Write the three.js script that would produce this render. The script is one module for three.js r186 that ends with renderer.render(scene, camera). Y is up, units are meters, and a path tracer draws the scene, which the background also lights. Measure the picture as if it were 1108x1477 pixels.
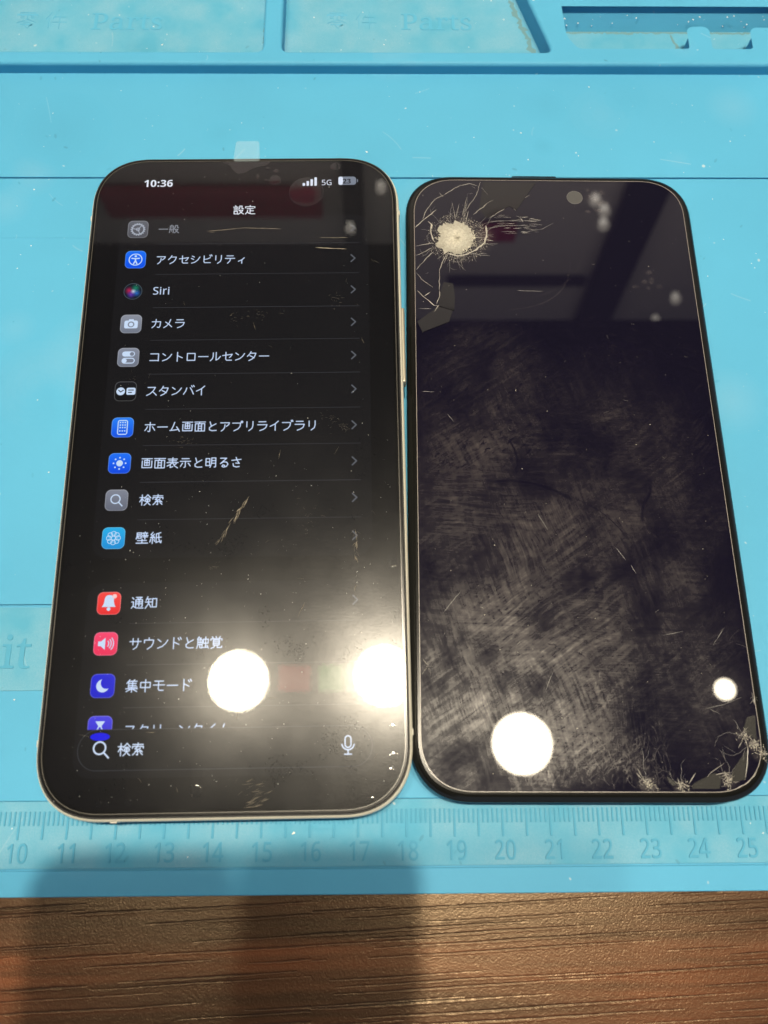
import * as THREE from 'three';
import { mergeGeometries } from 'three/addons/utils/BufferGeometryUtils.js';
import { RoundedBoxGeometry } from 'three/addons/geometries/RoundedBoxGeometry.js';
import { FontLoader } from 'three/addons/loaders/FontLoader.js';
import { TextGeometry } from 'three/addons/geometries/TextGeometry.js';

// ---------------------------------------------------------------- camera, exposure, ambient
const scene = new THREE.Scene();
const camera = new THREE.PerspectiveCamera(63.335, 768 / 1024, 0.004, 20);
camera.position.set(0, 0.18353, 0);
camera.rotation.order = 'YXZ';
camera.rotation.set(-1.24452, -0.03625, 0.03045);
camera.focus = 0.2;
camera.userData.fStop = 17;
const renderer = new THREE.WebGLRenderer({ antialias: true });
renderer.toneMapping = THREE.LinearToneMapping;
renderer.toneMappingExposure = 1;
renderer.shadowMap.enabled = true;
scene.background = new THREE.Color().setRGB(0.21, 0.27, 0.36);   // the bright shop around the bench
const LAMP_POWER = 3.1, LAMP_GLOW = 60;

// ---------------------------------------------------------------- helpers
const MM = 0.001;
let seed = 7;
const rnd = () => { seed = (seed + 0x6d2b79f5) | 0; let t = Math.imul(seed ^ (seed >>> 15), 1 | seed); t = (t + Math.imul(t ^ (t >>> 7), 61 | t)) ^ t; return ((t ^ (t >>> 14)) >>> 0) / 4294967296; };
const gauss = () => Math.sqrt(-2 * Math.log(1 - rnd())) * Math.cos(6.28318 * rnd());
const hash = (x, y, s) => { let h = Math.imul(x, 374761393) ^ Math.imul(y, 668265263) ^ Math.imul(s, 974711); h = Math.imul(h ^ (h >>> 13), 1274126177); return ((h ^ (h >>> 16)) >>> 0) / 4294967296; };
function vnoise(x, y, s, px = 1e9, py = 1e9) {
  const ix = Math.floor(x), iy = Math.floor(y); let fx = x - ix, fy = y - iy;
  fx = fx * fx * (3 - 2 * fx); fy = fy * fy * (3 - 2 * fy);
  const w = (a, p) => ((a % p) + p) % p, x0 = w(ix, px), x1 = w(ix + 1, px), y0 = w(iy, py), y1 = w(iy + 1, py);
  const a = hash(x0, y0, s), b = hash(x1, y0, s), c = hash(x0, y1, s), d = hash(x1, y1, s);
  return a + (b - a) * fx + (c - a) * fy + (a - b - c + d) * fx * fy;
}
const fbm = (x, y, s, o, p = 1e9, q = 1e9) => { let v = 0, a = 0.5, n = 0; for (let i = 0; i < o; i++) { v += a * vnoise(x, y, s + i, p, q); n += a; a *= 0.5; x *= 2; y *= 2; p *= 2; q *= 2; } return v / n; };
const clamp = (v, a = 0, b = 1) => Math.min(b, Math.max(a, v));
const col = (r, g, b) => new THREE.Color().setRGB(r, g, b);
const s8 = (l) => { l = clamp(l); return Math.round(255 * (l <= 0.0031308 ? l * 12.92 : 1.055 * Math.pow(l, 1 / 2.4) - 0.055)); };
function dataTex(w, h, fn, srgb) {
  const d = new Uint8Array(w * h * 4), o = [0, 0, 0, 255];
  for (let y = 0; y < h; y++) for (let x = 0; x < w; x++) {
    o[3] = 255; fn(x, y, o); const i = (y * w + x) * 4;
    if (srgb) { d[i] = s8(o[0]); d[i + 1] = s8(o[1]); d[i + 2] = s8(o[2]); d[i + 3] = 255; } else { for (let c = 0; c < 4; c++) d[i + c] = clamp(o[c], 0, 255); }
  }
  const t = new THREE.DataTexture(d, w, h, THREE.RGBAFormat);
  t.wrapS = t.wrapT = THREE.RepeatWrapping; t.magFilter = THREE.LinearFilter; t.minFilter = THREE.LinearMipmapLinearFilter;
  if (srgb) t.colorSpace = THREE.SRGBColorSpace;
  t.needsUpdate = true; return t;
}
const std = (o) => new THREE.MeshPhysicalMaterial(o);

function mesh(name, geo, mat, parent = scene) {
  const m = new THREE.Mesh(geo, mat); m.name = name; m.castShadow = m.receiveShadow = true; parent.add(m); return m;
}
const used = {};
function piece(name, geo, mat, parent) { return mesh(name, geo, mat, parent); }
function tag(o, label, category, group, kind) { Object.assign(o.userData, { label, category }); if (group) o.userData.group = group; if (kind) o.userData.kind = kind; return o; }
function thing(name, label, category, group) { const g = new THREE.Group(); g.name = name; scene.add(g); return tag(g, label, category, group); }

// outline of a rectangle with continuous (squircle-like) corners, in metres; y of the shape is -z of the scene
function rrect(w, h, r, pathOnly, n = 2.35, oy = 0) {
  const P = pathOnly ? new THREE.Path() : new THREE.Shape(), N = 18, pts = [];
  const q = [[1, 1, 0], [-1, 1, 1], [-1, -1, 2], [1, -1, 3]];
  for (const [sx, sy, k] of q) for (let i = 0; i <= N; i++) {
    const a = (Math.PI / 2) * (k % 2 ? 1 - i / N : i / N), c = Math.pow(Math.cos(a), 2 / n), s = Math.pow(Math.sin(a), 2 / n);
    pts.push(new THREE.Vector2(sx * (w / 2 - r + r * c), sy * (h / 2 - r + r * s) + oy));
  }
  P.setFromPoints(pts); P.closePath(); return P;
}
// polygon [[x, z] ...] in mm (scene axes) with rounded corners
function roundPoly(pts, r, pathOnly) {
  const P = pathOnly ? new THREE.Path() : new THREE.Shape(), n = pts.length, out = [];
  for (let i = 0; i < n; i++) {
    const a = pts[(i + n - 1) % n], b = pts[i], c = pts[(i + 1) % n];
    const la = Math.hypot(a[0] - b[0], a[1] - b[1]), lc = Math.hypot(c[0] - b[0], c[1] - b[1]), d = Math.min(b[2] ?? r, la * 0.45, lc * 0.45);
    const p = [b[0] + (a[0] - b[0]) / la * d, b[1] + (a[1] - b[1]) / la * d], q = [b[0] + (c[0] - b[0]) / lc * d, b[1] + (c[1] - b[1]) / lc * d];
    for (let k = 0; k <= 5; k++) { const t = k / 5, u = 1 - t; out.push(new THREE.Vector2((u * u * p[0] + 2 * u * t * b[0] + t * t * q[0]) * MM, -(u * u * p[1] + 2 * u * t * b[1] + t * t * q[1]) * MM)); }
  }
  P.setFromPoints(out); P.closePath(); return P;
}
// extrusion standing on y = y0 (mm), total height t (mm), edges rounded by b (mm) outside the given outline minus b
function slab(shape, y0, t, b = 0, bs = b, seg = 3) {
  const g = new THREE.ExtrudeGeometry(shape, { depth: Math.max(0.00001, (t - 2 * b) * MM), bevelEnabled: b > 0, bevelThickness: b * MM, bevelSize: bs * MM, bevelOffset: -bs * MM, bevelSegments: seg, curveSegments: 12 });
  g.rotateX(-Math.PI / 2); g.translate(0, (y0 + b) * MM, 0); return g;
}
const sheet = (shape, y, w, h) => {
  const g = new THREE.ShapeGeometry(shape, 12), p = g.attributes.position, uv = g.attributes.uv;
  if (w) for (let i = 0; i < p.count; i++) uv.setXY(i, p.getX(i) / w + 0.5, p.getY(i) / h + 0.5);
  g.rotateX(-Math.PI / 2); g.translate(0, y * MM, 0); return g;
};
// a fine raised sliver along points [[x, z] ...] (mm), tapering at both ends
function sliver(pts, w, y, h = 0.06, jit = 0) {
  const P = [], V = [], I = [];
  for (let i = 0; i < pts.length - 1; i++) {
    const [a, b] = [pts[i], pts[i + 1]], n = jit ? Math.max(1, Math.round(Math.hypot(b[0] - a[0], b[1] - a[1]) / 0.9)) : 1;
    for (let k = 0; k < n; k++) { const t = k / n, j = k || i ? jit : 0; P.push([a[0] + (b[0] - a[0]) * t + gauss() * j, a[1] + (b[1] - a[1]) * t + gauss() * j]); }
  }
  P.push(pts[pts.length - 1]);
  for (let i = 0; i < P.length; i++) {
    const a = P[Math.max(0, i - 1)], b = P[Math.min(P.length - 1, i + 1)], l = Math.hypot(b[0] - a[0], b[1] - a[1]) || 1, nx = -(b[1] - a[1]) / l, nz = (b[0] - a[0]) / l;
    const e = i === 0 || i === P.length - 1 ? 0.25 : jit ? 0.6 + rnd() * 0.8 : 1, k = w * e / 2;
    V.push((P[i][0] + nx * k) * MM, y * MM, (P[i][1] + nz * k) * MM, P[i][0] * MM, (y + h) * MM, P[i][1] * MM, (P[i][0] - nx * k) * MM, y * MM, (P[i][1] - nz * k) * MM);
    if (i) { const o = (i - 1) * 3; for (const s of [0, 1]) I.push(o + s, o + s + 3, o + s + 1, o + s + 1, o + s + 3, o + s + 4); }
  }
  const g = new THREE.BufferGeometry(); g.setAttribute('position', new THREE.Float32BufferAttribute(V, 3)); g.setAttribute('uv', new THREE.Float32BufferAttribute(new Float32Array(V.length / 3 * 2), 2));
  g.setIndex(I); g.computeVertexNormals(); return g;
}
const flakeGeo = (r) => { const g = new THREE.TetrahedronGeometry(r * MM, 0); return g; };
function flakes(list, flat = 0.5) {   // [x, y, z, size] in mm
  return mergeGeometries(list.map(([x, y, z, s]) => { const g = flakeGeo(s); g.rotateX(rnd() * 6); g.rotateY(rnd() * 6); g.scale(1 + rnd() * 0.8, flat, 1); g.rotateY(rnd() * 6); g.translate(x * MM, y * MM, z * MM); return g; }));
}

// ---------------------------------------------------------------- surface textures
const TW = 2048, TH = 1024, WOODX = 0.26, WOODZ = 0.13;
const poreCanvas = document.createElement('canvas'); poreCanvas.width = TW; poreCanvas.height = TH;
{
  const c = poreCanvas.getContext('2d'); c.fillStyle = '#808080'; c.fillRect(0, 0, TW, TH); c.lineCap = 'round';
  const rows = 74;
  for (let r = 0; r < rows; r++) {
    const y0 = (r + 0.2 + rnd() * 0.6) * TH / rows, dense = 0.35 + 0.65 * rnd();
    let x = rnd() * 120;
    while (x < TW) {
      const len = 90 + rnd() * 520;
      if (rnd() < dense) for (const dx of [0, -TW]) {
        const slope = -0.045, yy = y0 + (rnd() - 0.5) * 7, w = 1.2 + rnd() * 1.7, steps = Math.ceil(len / 9);
        let prev = null, wob = 0; const save = seed;
        for (let k = 0; k <= steps; k++) {
          const t = k / steps, px = x + len * t + dx; wob += (rnd() - 0.5) * 0.55 - wob * 0.04; const py = yy + slope * len * t + wob, ww = w * Math.sqrt(Math.sin(Math.PI * clamp(t, 0.06, 0.94))) * (0.7 + rnd() * 0.6);
          if (prev) { c.strokeStyle = 'rgba(190,190,190,0.7)'; c.lineWidth = ww * 0.9; c.beginPath(); c.moveTo(prev[0], prev[1] + ww * 1.05); c.lineTo(px, py + ww * 1.05); c.stroke();
            c.strokeStyle = '#141414'; c.lineWidth = ww; c.beginPath(); c.moveTo(...prev); c.lineTo(px, py); c.stroke(); }
          prev = [px, py];
        }
        if (dx === 0) seed = save;
      }
      x += len * (0.75 + rnd() * 0.7);
    }
  }
}
const pore = poreCanvas.getContext('2d').getImageData(0, 0, TW, TH).data;
const poreAt = (x, y) => pore[((TH - 1 - y) * TW + x) * 4] / 255;
const woodMap = dataTex(TW, TH, (x, y, o) => {
  const u = x / TW, v = y / TH, warp = 0.03 * fbm(u * 3, v * 6, 11, 3, 3, 6);
  const g = fbm(u * 5, (v + warp) * 90, 21, 4, 5, 90), b = fbm(u * 2, (v + warp) * 14, 31, 3, 2, 14), f = fbm(u * 60, v * 480, 41, 2, 60, 480);
  let k = 0.25 + 1.15 * g + 0.9 * (b - 0.5) + 0.35 * (f - 0.5);
  const p = poreAt(x, y); if (p < 0.45) k *= 0.3 + 0.6 * p / 0.45;
  const red = clamp((b - 0.45) * 3);
  o[0] = (0.060 + 0.048 * red) * k; o[1] = (0.0215 + 0.009 * red) * k; o[2] = (0.0105 + 0.001 * red) * k;
}, true);
const woodBump = dataTex(TW, TH, (x, y, o) => {
  const v = poreAt(x, y) * 255 * 0.8 + 46 * hash(x, y, 5) ; o[0] = o[1] = o[2] = v;
}, false);
for (const t of [woodMap, woodBump]) t.repeat.set(1 / WOODX, 1 / WOODZ);

const MT = 2048, MATP = 0.26;
const matCanvas = document.createElement('canvas'); matCanvas.width = matCanvas.height = MT;
{
  const c = matCanvas.getContext('2d'); c.fillStyle = '#808080'; c.fillRect(0, 0, MT, MT);
  for (let i = 0; i < 70; i++) { // faint wiped stains
    const x = rnd() * MT, y = rnd() * MT, r = 20 + rnd() * 90, g = c.createRadialGradient(x, y, 0, x, y, r), l = rnd() < 0.5 ? 255 : 0;
    g.addColorStop(0, `rgba(${l},${l},${l},${0.03 + 0.06 * rnd()})`); g.addColorStop(1, `rgba(${l},${l},${l},0)`); c.fillStyle = g; c.fillRect(x - r, y - r, 2 * r, 2 * r);
  }
  for (let i = 0; i < 260; i++) { // pale specks of dust and lint
    const x = rnd() * MT, y = rnd() * MT, r = 0.6 + rnd() * rnd() * 3.4; c.fillStyle = `rgba(255,255,255,${0.2 + rnd() * 0.6})`; c.beginPath(); c.ellipse(x, y, r, r * (0.4 + rnd() * 0.6), rnd() * 3, 0, 7); c.fill();
  }
  for (let i = 0; i < 160; i++) { const x = rnd() * MT, y = rnd() * MT, r = 1 + rnd() * 3; c.fillStyle = `rgba(0,0,20,${0.08 + rnd() * 0.25})`; c.beginPath(); c.ellipse(x, y, r * 1.6, r * 0.7, rnd() * 3, 0, 7); c.fill(); }
  for (let i = 0; i < 60; i++) { const x = rnd() * MT, y = rnd() * MT, a = rnd() * 6.3, l = 10 + rnd() * 70; c.strokeStyle = `rgba(255,255,255,${0.08 + rnd() * 0.14})`; c.lineWidth = 1 + rnd() * 1.6; c.beginPath(); c.moveTo(x, y); c.quadraticCurveTo(x + Math.cos(a) * l * 0.6 + gauss() * 6, y + Math.sin(a) * l * 0.6, x + Math.cos(a) * l, y + Math.sin(a) * l); c.stroke(); }
}
const mpx = matCanvas.getContext('2d').getImageData(0, 0, MT, MT).data;
function matTex(base, dusty) {
  return dataTex(MT, MT, (x, y, o) => {
    const u = x / MT, v = y / MT, n = fbm(u * 7, v * 7, 51, 4, 7, 7), f = hash(x, y, 61), k = 0.93 + 0.14 * n + 0.03 * (f - 0.5);
    let s = mpx[(y * MT + x) * 4] / 127.5 - 1; const d = dusty ? dusty * clamp(fbm(u * 40, v * 40, 71, 4, 40, 40) * 1.7 - 0.35) * (0.6 + 0.8 * f) : 0;
    const w = clamp(Math.max(s, 0) + d, 0, 0.85);
    for (let c = 0; c < 3; c++) o[c] = (base[c] * k * (1 + Math.min(s, 0) * 0.8)) * (1 - w) + [0.62, 0.66, 0.64][c] * w;
  }, true);
}
const MATBASE = [0.083, 0.370, 0.585];
const matMap = matTex(MATBASE, 0), matDusty = matTex([0.082, 0.35, 0.515], 0.13);
const matBump = dataTex(512, 512, (x, y, o) => { o[0] = o[1] = o[2] = 128 + 60 * (fbm(x / 6, y / 6, 81, 3, 86, 86) - 0.5) + 40 * (hash(x, y, 3) - 0.5); }, false);
for (const t of [matMap, matDusty]) t.repeat.set(1 / MATP, 1 / MATP);
matBump.repeat.set(1 / 0.05, 1 / 0.05);

const M = {
  wood: std({ map: woodMap, bumpMap: woodBump, bumpScale: 0.00018, roughness: 0.32, ior: 1.66, specularColor: col(1, 0.76, 0.50), specularIntensity: 1 }),
  woodEdge: std({ color: col(0.05, 0.025, 0.014), roughness: 0.5 }),
  mat: std({ map: matMap, bumpMap: matBump, bumpScale: 0.00002, roughness: 0.52, specularIntensity: 0.4 }),
  matDusty: std({ map: matDusty, bumpMap: matBump, bumpScale: 0.00002, roughness: 0.6, specularIntensity: 0.4 }),
  matMark: std({ color: col(0.070, 0.328, 0.495), roughness: 0.6, specularIntensity: 0.6 }),
  grime: std({ color: col(0.13, 0.27, 0.30), roughness: 0.9 }),
  matText: std({ color: col(0.084, 0.366, 0.552), roughness: 0.55, specularIntensity: 0.6 }),
  dust: std({ color: col(0.72, 0.74, 0.70), roughness: 0.9 }),
  titanium: std({ color: col(0.80, 0.74, 0.58), metalness: 0.25, roughness: 0.36 }),
  band: std({ color: col(0.66, 0.62, 0.52), roughness: 0.5 }),
  black: std({ color: col(0.004, 0.004, 0.0045), roughness: 0.205, specularIntensity: 0.5 }),
  gap: std({ color: col(0.004, 0.004, 0.004), roughness: 0.6 }),
  rim: std({ color: col(0.006, 0.006, 0.005), roughness: 0.16, specularIntensity: 1 }),
  film: std({ color: col(1, 1, 1), transmission: 1, thickness: 0, roughness: 0.012, ior: 1.5 }),
  bubble: std({ color: col(1, 1, 1), transmission: 1, thickness: 0, roughness: 0.05, ior: 1.55 }),
  filmEdge: std({ color: col(0.07, 0.065, 0.055), roughness: 0.25 }),
  tab: std({ color: col(0.78, 0.93, 0.96), transmission: 0.86, thickness: 0, roughness: 0.16, ior: 1.5 }),
  cream: std({ color: col(0.25, 0.225, 0.2), roughness: 0.35 }),
  crack: std({ color: col(0.36, 0.34, 0.30), roughness: 0.3 }),
  crackFaint: std({ color: col(0.15, 0.145, 0.14), roughness: 0.35 }),
  crushed: std({ color: col(0.56, 0.53, 0.43), roughness: 0.4, specularIntensity: 0.3 }),
  shard: std({ color: col(0.014, 0.0135, 0.013), roughness: 0.25, specularIntensity: 0.3, clearcoat: 1, clearcoatRoughness: 0.02 }),
  splinter: std({ color: col(0.013, 0.0125, 0.0145), roughness: 0.5, specularIntensity: 0.02, clearcoat: 1, clearcoatRoughness: 0.03 }),
  powder: std({ vertexColors: true, roughness: 0.5, specularIntensity: 0.5, flatShading: true }),
  scratch: std({ color: col(0.24, 0.205, 0.15), roughness: 0.5 }),
  ceiling: std({ color: col(0.05, 0.05, 0.055), roughness: 0.8 }),
  wall: std({ color: col(0.42, 0.38, 0.34), roughness: 0.9 }),
  red: std({ color: col(0.26, 0.016, 0.045), roughness: 0.6 }),
  dark: std({ color: col(0.008, 0.008, 0.012), roughness: 0.6 }),
  white: std({ color: col(0.75, 0.74, 0.7), roughness: 0.5 }),
  lamp: std({ color: col(0.9, 0.9, 0.9), emissive: col(1, 0.88, 0.66), emissiveIntensity: LAMP_GLOW, roughness: 0.6 }),
  bulb: std({ color: col(0.9, 0.9, 0.9), emissive: col(1, 0.9, 0.72), emissiveIntensity: 2.5, roughness: 0.6 }),
  casing: std({ color: col(0.012, 0.012, 0.014), roughness: 0.35 }),
};

// ---------------------------------------------------------------- the room that the glass mirrors
{
  const c = mesh('ceiling', new THREE.BoxGeometry(3.4, 0.05, 2.2), M.ceiling); c.position.set(0.2, 1.529, -0.02);
  tag(c, 'dark lowered ceiling over the bench that carries the downlights', 'ceiling', null, 'structure');
  const w = mesh('wall', new THREE.BoxGeometry(6, 4.4, 0.1), M.wall); w.position.set(0, 1.8, -2.16);
  tag(w, 'pale grey wall far behind the bench', 'wall', null, 'structure');
  const lamps = [[-0.268, -0.133, 0.058, 0.5, 'leftmost ceiling downlight, mirrored low on the lit screen'], [0.02, -0.141, 0.058, 1.85, 'middle ceiling downlight, mirrored at the right edge of the lit screen'],
    [0.287, -0.146, 0.058, 0.65, 'right ceiling downlight, mirrored large on the broken screen'], [0.70, -0.248, 0.020, 0.1, 'small ceiling downlight, mirrored on the right of the broken screen']];
  for (const [x, z, r, k, label] of lamps) {
    const g = thing('downlight', label, 'downlight', 'downlights in the dark ceiling'); if (used.d) g.name = 'downlight_' + String(used.d).padStart(3, '0'); used.d = (used.d ?? 0) + 1;
    g.position.set(x, 1.504, z);
    const ring = new THREE.RingGeometry(r, r * 1.28, 48); ring.rotateX(Math.PI / 2); ring.translate(0, -0.004, 0); piece('trim_ring', ring, M.casing, g);
    const disc = new THREE.CylinderGeometry(r, r, 0.004, 48); disc.translate(0, -0.005, 0); piece('lamp_lens', disc, M.lamp, g);
    const s = new THREE.SpotLight(col(1, 0.875, 0.67), LAMP_POWER * k, 0, 1.1, 0.6, 2); s.position.set(x, 1.488, z); s.target.position.set(x * 0.4, 0, z * 0.9 + 0.02); s.shadow.radius = r * 50 * 0.3; s.castShadow = true; s.name = 'downlight_beam';
    scene.add(s, s.target);
  }
  const cove = mesh('cove_light', new RoundedBoxGeometry(2.6, 0.03, 0.03, 2, 0.01), std({ color: col(0.9, 0.9, 0.9), emissive: col(1, 0.93, 0.85), emissiveIntensity: 16 })); cove.position.set(0.2, 1.60, -0.98);
  tag(cove, 'long strip light lying on top of the dark ceiling', 'strip light');
  const ra = new THREE.RectAreaLight(col(1, 0.93, 0.88), 115, 2.6, 0.05); ra.position.set(0.2, 1.61, -1.005); ra.lookAt(0.2, 2.5, -2.1); ra.name = 'cove_glow'; scene.add(ra);
  const board = (name, x0, x1, y0, y1, m, label, cat) => { const b = mesh(name, new RoundedBoxGeometry(x1 - x0, y1 - y0, 0.04, 2, 0.006), m); b.position.set((x0 + x1) / 2, (y0 + y1) / 2, -2.06); tag(b, label, cat); };
  board('sign_board', -1.05, -0.20, 2.56, 2.72, M.red, 'long dark red board high on the far wall', 'sign');
  board('sign_board_001', 0.40, 0.53, 2.30, 2.37, M.red, 'small dark red board right of the narrow pillar', 'sign');
  board('pillar', -0.117, -0.035, 0, 3.9, M.dark, 'narrow black pillar against the far wall', 'pillar');
  board('pillar_001', 0.88, 1.03, 0, 3.9, M.dark, 'wide black pillar against the far wall', 'pillar');
  board('wall_shelf', 0.30, 0.86, 2.62, 2.645, M.dark, 'dark shelf edge high on the far wall', 'shelf');
  const spots = [[-0.09, 2.70, 'upper small lamp beside the narrow black pillar'], [0.03, 2.45, 'lower small lamp beside the narrow black pillar'], [0.757, 2.08, 'lowest small lamp left of the wide black pillar'], [0.80, 2.13, 'middle small lamp left of the wide black pillar'], [0.815, 2.2, 'upper small lamp left of the wide black pillar'], [1.19, 2.80, 'small lamp highest on the right of the wide black pillar'], [1.22, 2.64, 'small lamp lower on the right of the wide black pillar']];
  spots.forEach(([x, y, label], i) => {
    const b = mesh(i ? 'wall_lamp_' + String(i).padStart(3, '0') : 'wall_lamp', new THREE.SphereGeometry(0.014, 16, 12), M.bulb); b.position.set(x, y, -2.0); tag(b, label, 'lamp', 'small lamps on the far wall');
    const p = new THREE.PointLight(col(1, 0.9, 0.75), 0.003); p.position.set(x, y, -1.98); p.castShadow = true; p.name = 'wall_lamp_glow'; scene.add(p);
  });
  for (const [name, x, w, c, label] of [['red_indicator_light', -0.158, 0.062, [1, 0.03, 0.05], 'small red indicator panel between the ceiling downlights'], ['green_indicator_light', -0.085, 0.05, [0.08, 0.8, 0.12], 'small green indicator panel between the ceiling downlights']]) {
    const m = mesh(name, new RoundedBoxGeometry(w, 0.006, 0.05, 2, 0.002), std({ color: col(0.1, 0.1, 0.1), emissive: col(...c), emissiveIntensity: 2.2 })); m.position.set(x, 1.5, -0.137); tag(m, label, 'indicator light');
  }
  // the handset that takes the picture: it throws the shadow on the mat and shows dark in the glass
  const h = thing('camera_handset', 'dark phone held level above the bench, taking the picture', 'phone');
  h.position.copy(camera.position); h.rotation.copy(camera.rotation);
  const body = slab(rrect(0.0685, 0.146, 0.0105), 0, 7.6, 1.6); body.rotateX(Math.PI / 2); body.translate(-0.0246, -0.0618, 0.0042); piece('body', body, M.casing, h);
  const isl = slab(rrect(0.030, 0.030, 0.007), 0, 1.2, 0.5); isl.rotateX(Math.PI / 2); isl.translate(-0.0042, -0.0042, 0.0032); piece('camera_plate', isl, M.casing, h);
  for (const [x, y] of [[-0.0105, -0.0105], [0, -0.0105]]) { const l = new THREE.CylinderGeometry(0.0055, 0.006, 0.0012, 32); l.rotateX(Math.PI / 2); l.translate(x, y, 0.0028); piece('lens', l, M.black, h); }
}

// ---------------------------------------------------------------- table and repair mat
{
  const t = thing('table', 'dark brown wood-grain table under the blue mat', 'table'); t.position.set(0, -0.0036, 0);
  const top = new THREE.PlaneGeometry(1.2, 0.8); { const p = top.attributes.position, uv = top.attributes.uv; for (let i = 0; i < p.count; i++) uv.setXY(i, p.getX(i) + 0.013, p.getY(i) + 0.02); }
  top.rotateX(-Math.PI / 2); piece('table_top', top, M.wood, t);
  const b = new THREE.BoxGeometry(1.2, 0.025, 0.8); b.translate(0, -0.0127, 0); piece('table_board', b, M.woodEdge, t);
}
const font = await new FontLoader().loadAsync('fonts/droid/droid_sans_regular.typeface.json');
const serif = await new FontLoader().loadAsync('fonts/droid/droid_serif_regular.typeface.json');
const X0 = -190, X1 = 260, RULER0 = -173.617;   // mm; zero of the printed ruler
const mat = thing('repair_mat', 'blue silicone repair mat with ruler edge, grooves and moulded part trays', 'mat');
const num = (name, k) => name + (k ? '_' + String(k).padStart(3, '0') : '');
{
  const rect = (x0, x1, z0, z1, r = 0.8) => roundPoly([[x0, z0], [x1, z0], [x1, z1], [x0, z1]], r);
  piece('mat_base', slab(rect(X0, X1, -193.2, 19.4, 3), -3.55, 2.9), M.mat, mat);
  // plates of the top surface: the grooves between them are real gaps
  piece('front_lip', slab(rect(X0, X1, 14.55, 19.45), -0.66, 0.7, 0.22), M.mat, mat);
  piece('ruler_strip', slab(rect(X0, X1, 1.2, 14.2), -0.66, 0.42, 0.12), M.matDusty, mat);
  const work = rect(X0, X1, -157.0, 1.15); work.holes.push(roundPoly([[-168, -40.7], [-10, -40.7], [-10, -21.3], [-168, -21.3]], 1.2, true));
  piece('work_area', slab(work, -0.66, 0.66, 0.16), M.mat, mat);
  piece('bit_panel', slab(rect(-167.5, -10.5, -39.9, -21.5, 1.2), -0.66, 0.5, 0.12), M.matDusty, mat);
  piece('upper_area', slab(rect(X0, X1, -193.7, -157.6), -0.66, 0.66, 0.16), M.mat, mat);
  const seam = slab(rect(X0, -60, -138.25, -138.05, 0.02), 0.002, 0.05, 0.02); piece('seam', seam, M.mat, mat);
  // raised tray block with its pockets
  const tray = rect(X0, X1, -262, -193.4, 3);
  tray.holes.push(roundPoly([[-150, -198.0], [-31.0, -198.0], [-31.0, -250], [-150, -250]], 2.2, true));
  tray.holes.push(roundPoly([[-25.6, -198.0], [50.8, -198.0], [46.0, -214.5], [35.6, -250], [-25.6, -250]], 2.2, true));
  tray.holes.push(roundPoly([[57.6, -198.0], [54.2, -203.5], [53.6, -216.0, 1.2], [118, -216.0], [118, -206], [109.0, -206, 1.4], [109.0, -198.0], [95.4, -198.0], [95.4, -206.3, 1.2], [90.9, -206.3, 1.2], [90.9, -198.0]], 2.2, true));
  piece('tray_block', slab(tray, -3.5, 7.1, 1.0, 1.0, 5), M.mat, mat);
  { const g = new THREE.BufferGeometry(), q = [[53.7, 2.5, -215.9], [118, 2.5, -215.9], [53.7, -2.86, -212.6], [118, -2.86, -212.6]]; g.setAttribute('position', new THREE.Float32BufferAttribute(q.flat().map((v) => v * MM), 3)); g.setAttribute('uv', new THREE.Float32BufferAttribute(q.flatMap((v) => [v[0] * MM, v[1] * MM]), 2)); g.setIndex([0, 2, 1, 1, 2, 3]); g.computeVertexNormals(); piece('recess_wall', g, M.mat, mat); }
  piece('tray_floor', slab(rect(X0 + 2, X1 - 2, -260, -195), -3.45, 0.6), M.matDusty, mat);
  [sliver([[48.4, -200], [44.6, -213], [41, -225]], 1.3, -2.84, 0.03, 0.3), sliver([[-31.6, -202], [-31.6, -218]], 0.9, -2.84, 0.03, 0.2), sliver([[57, -212.2], [80, -212.3], [112, -212.2]], 0.8, -2.84, 0.03, 0.15), sliver([[88, -211.5], [90, -203]], 0.9, -2.84, 0.03, 0.3)].forEach((g, i) => piece(num('grime', i), g, M.grime, mat));
  // ruler: half-centimetre marks one by one, millimetre marks together
  const minor = [], bar = (x, z0, z1, w) => { const g = new RoundedBoxGeometry(w * MM, 0.28 * MM, (z1 - z0) * MM, 1, 0.1 * MM); g.translate(x * MM, -0.17 * MM, (z0 + z1) / 2 * MM); return g; };
  let n = 0;
  for (let k = 2; k <= 380; k++) {
    const x = RULER0 + k;
    if (k % 5) { if (x > -115 && x < 115) minor.push(bar(x, 3.2, 6.0, 0.42)); } else if (x > -112 && x < 112) piece(num('ruler_mark', n++), bar(x, 3.2, 8.7, 0.5), M.matMark, mat);
  }
  piece('millimetre_marks', mergeGeometries(minor), M.matMark, mat).userData.kind = 'stuff';
  n = 0;
  for (let k = 8; k <= 27; k++) {
    const g = new TextGeometry(String(k), { font, size: 3.3 * MM, depth: 0.22 * MM, curveSegments: 6, bevelEnabled: true, bevelThickness: 0.05 * MM, bevelSize: 0.05 * MM, bevelSegments: 1 });
    g.computeBoundingBox(); g.translate(-(g.boundingBox.max.x + g.boundingBox.min.x) / 2, 0, 0); g.scale(0.92, 1.12, 1); g.rotateX(-Math.PI / 2); g.translate((RULER0 + k * 10 + 0.3) * MM, -0.27 * MM, 13.1 * MM);
    piece(num('ruler_number', n++), g, M.matMark, mat);
  }
}

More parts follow.
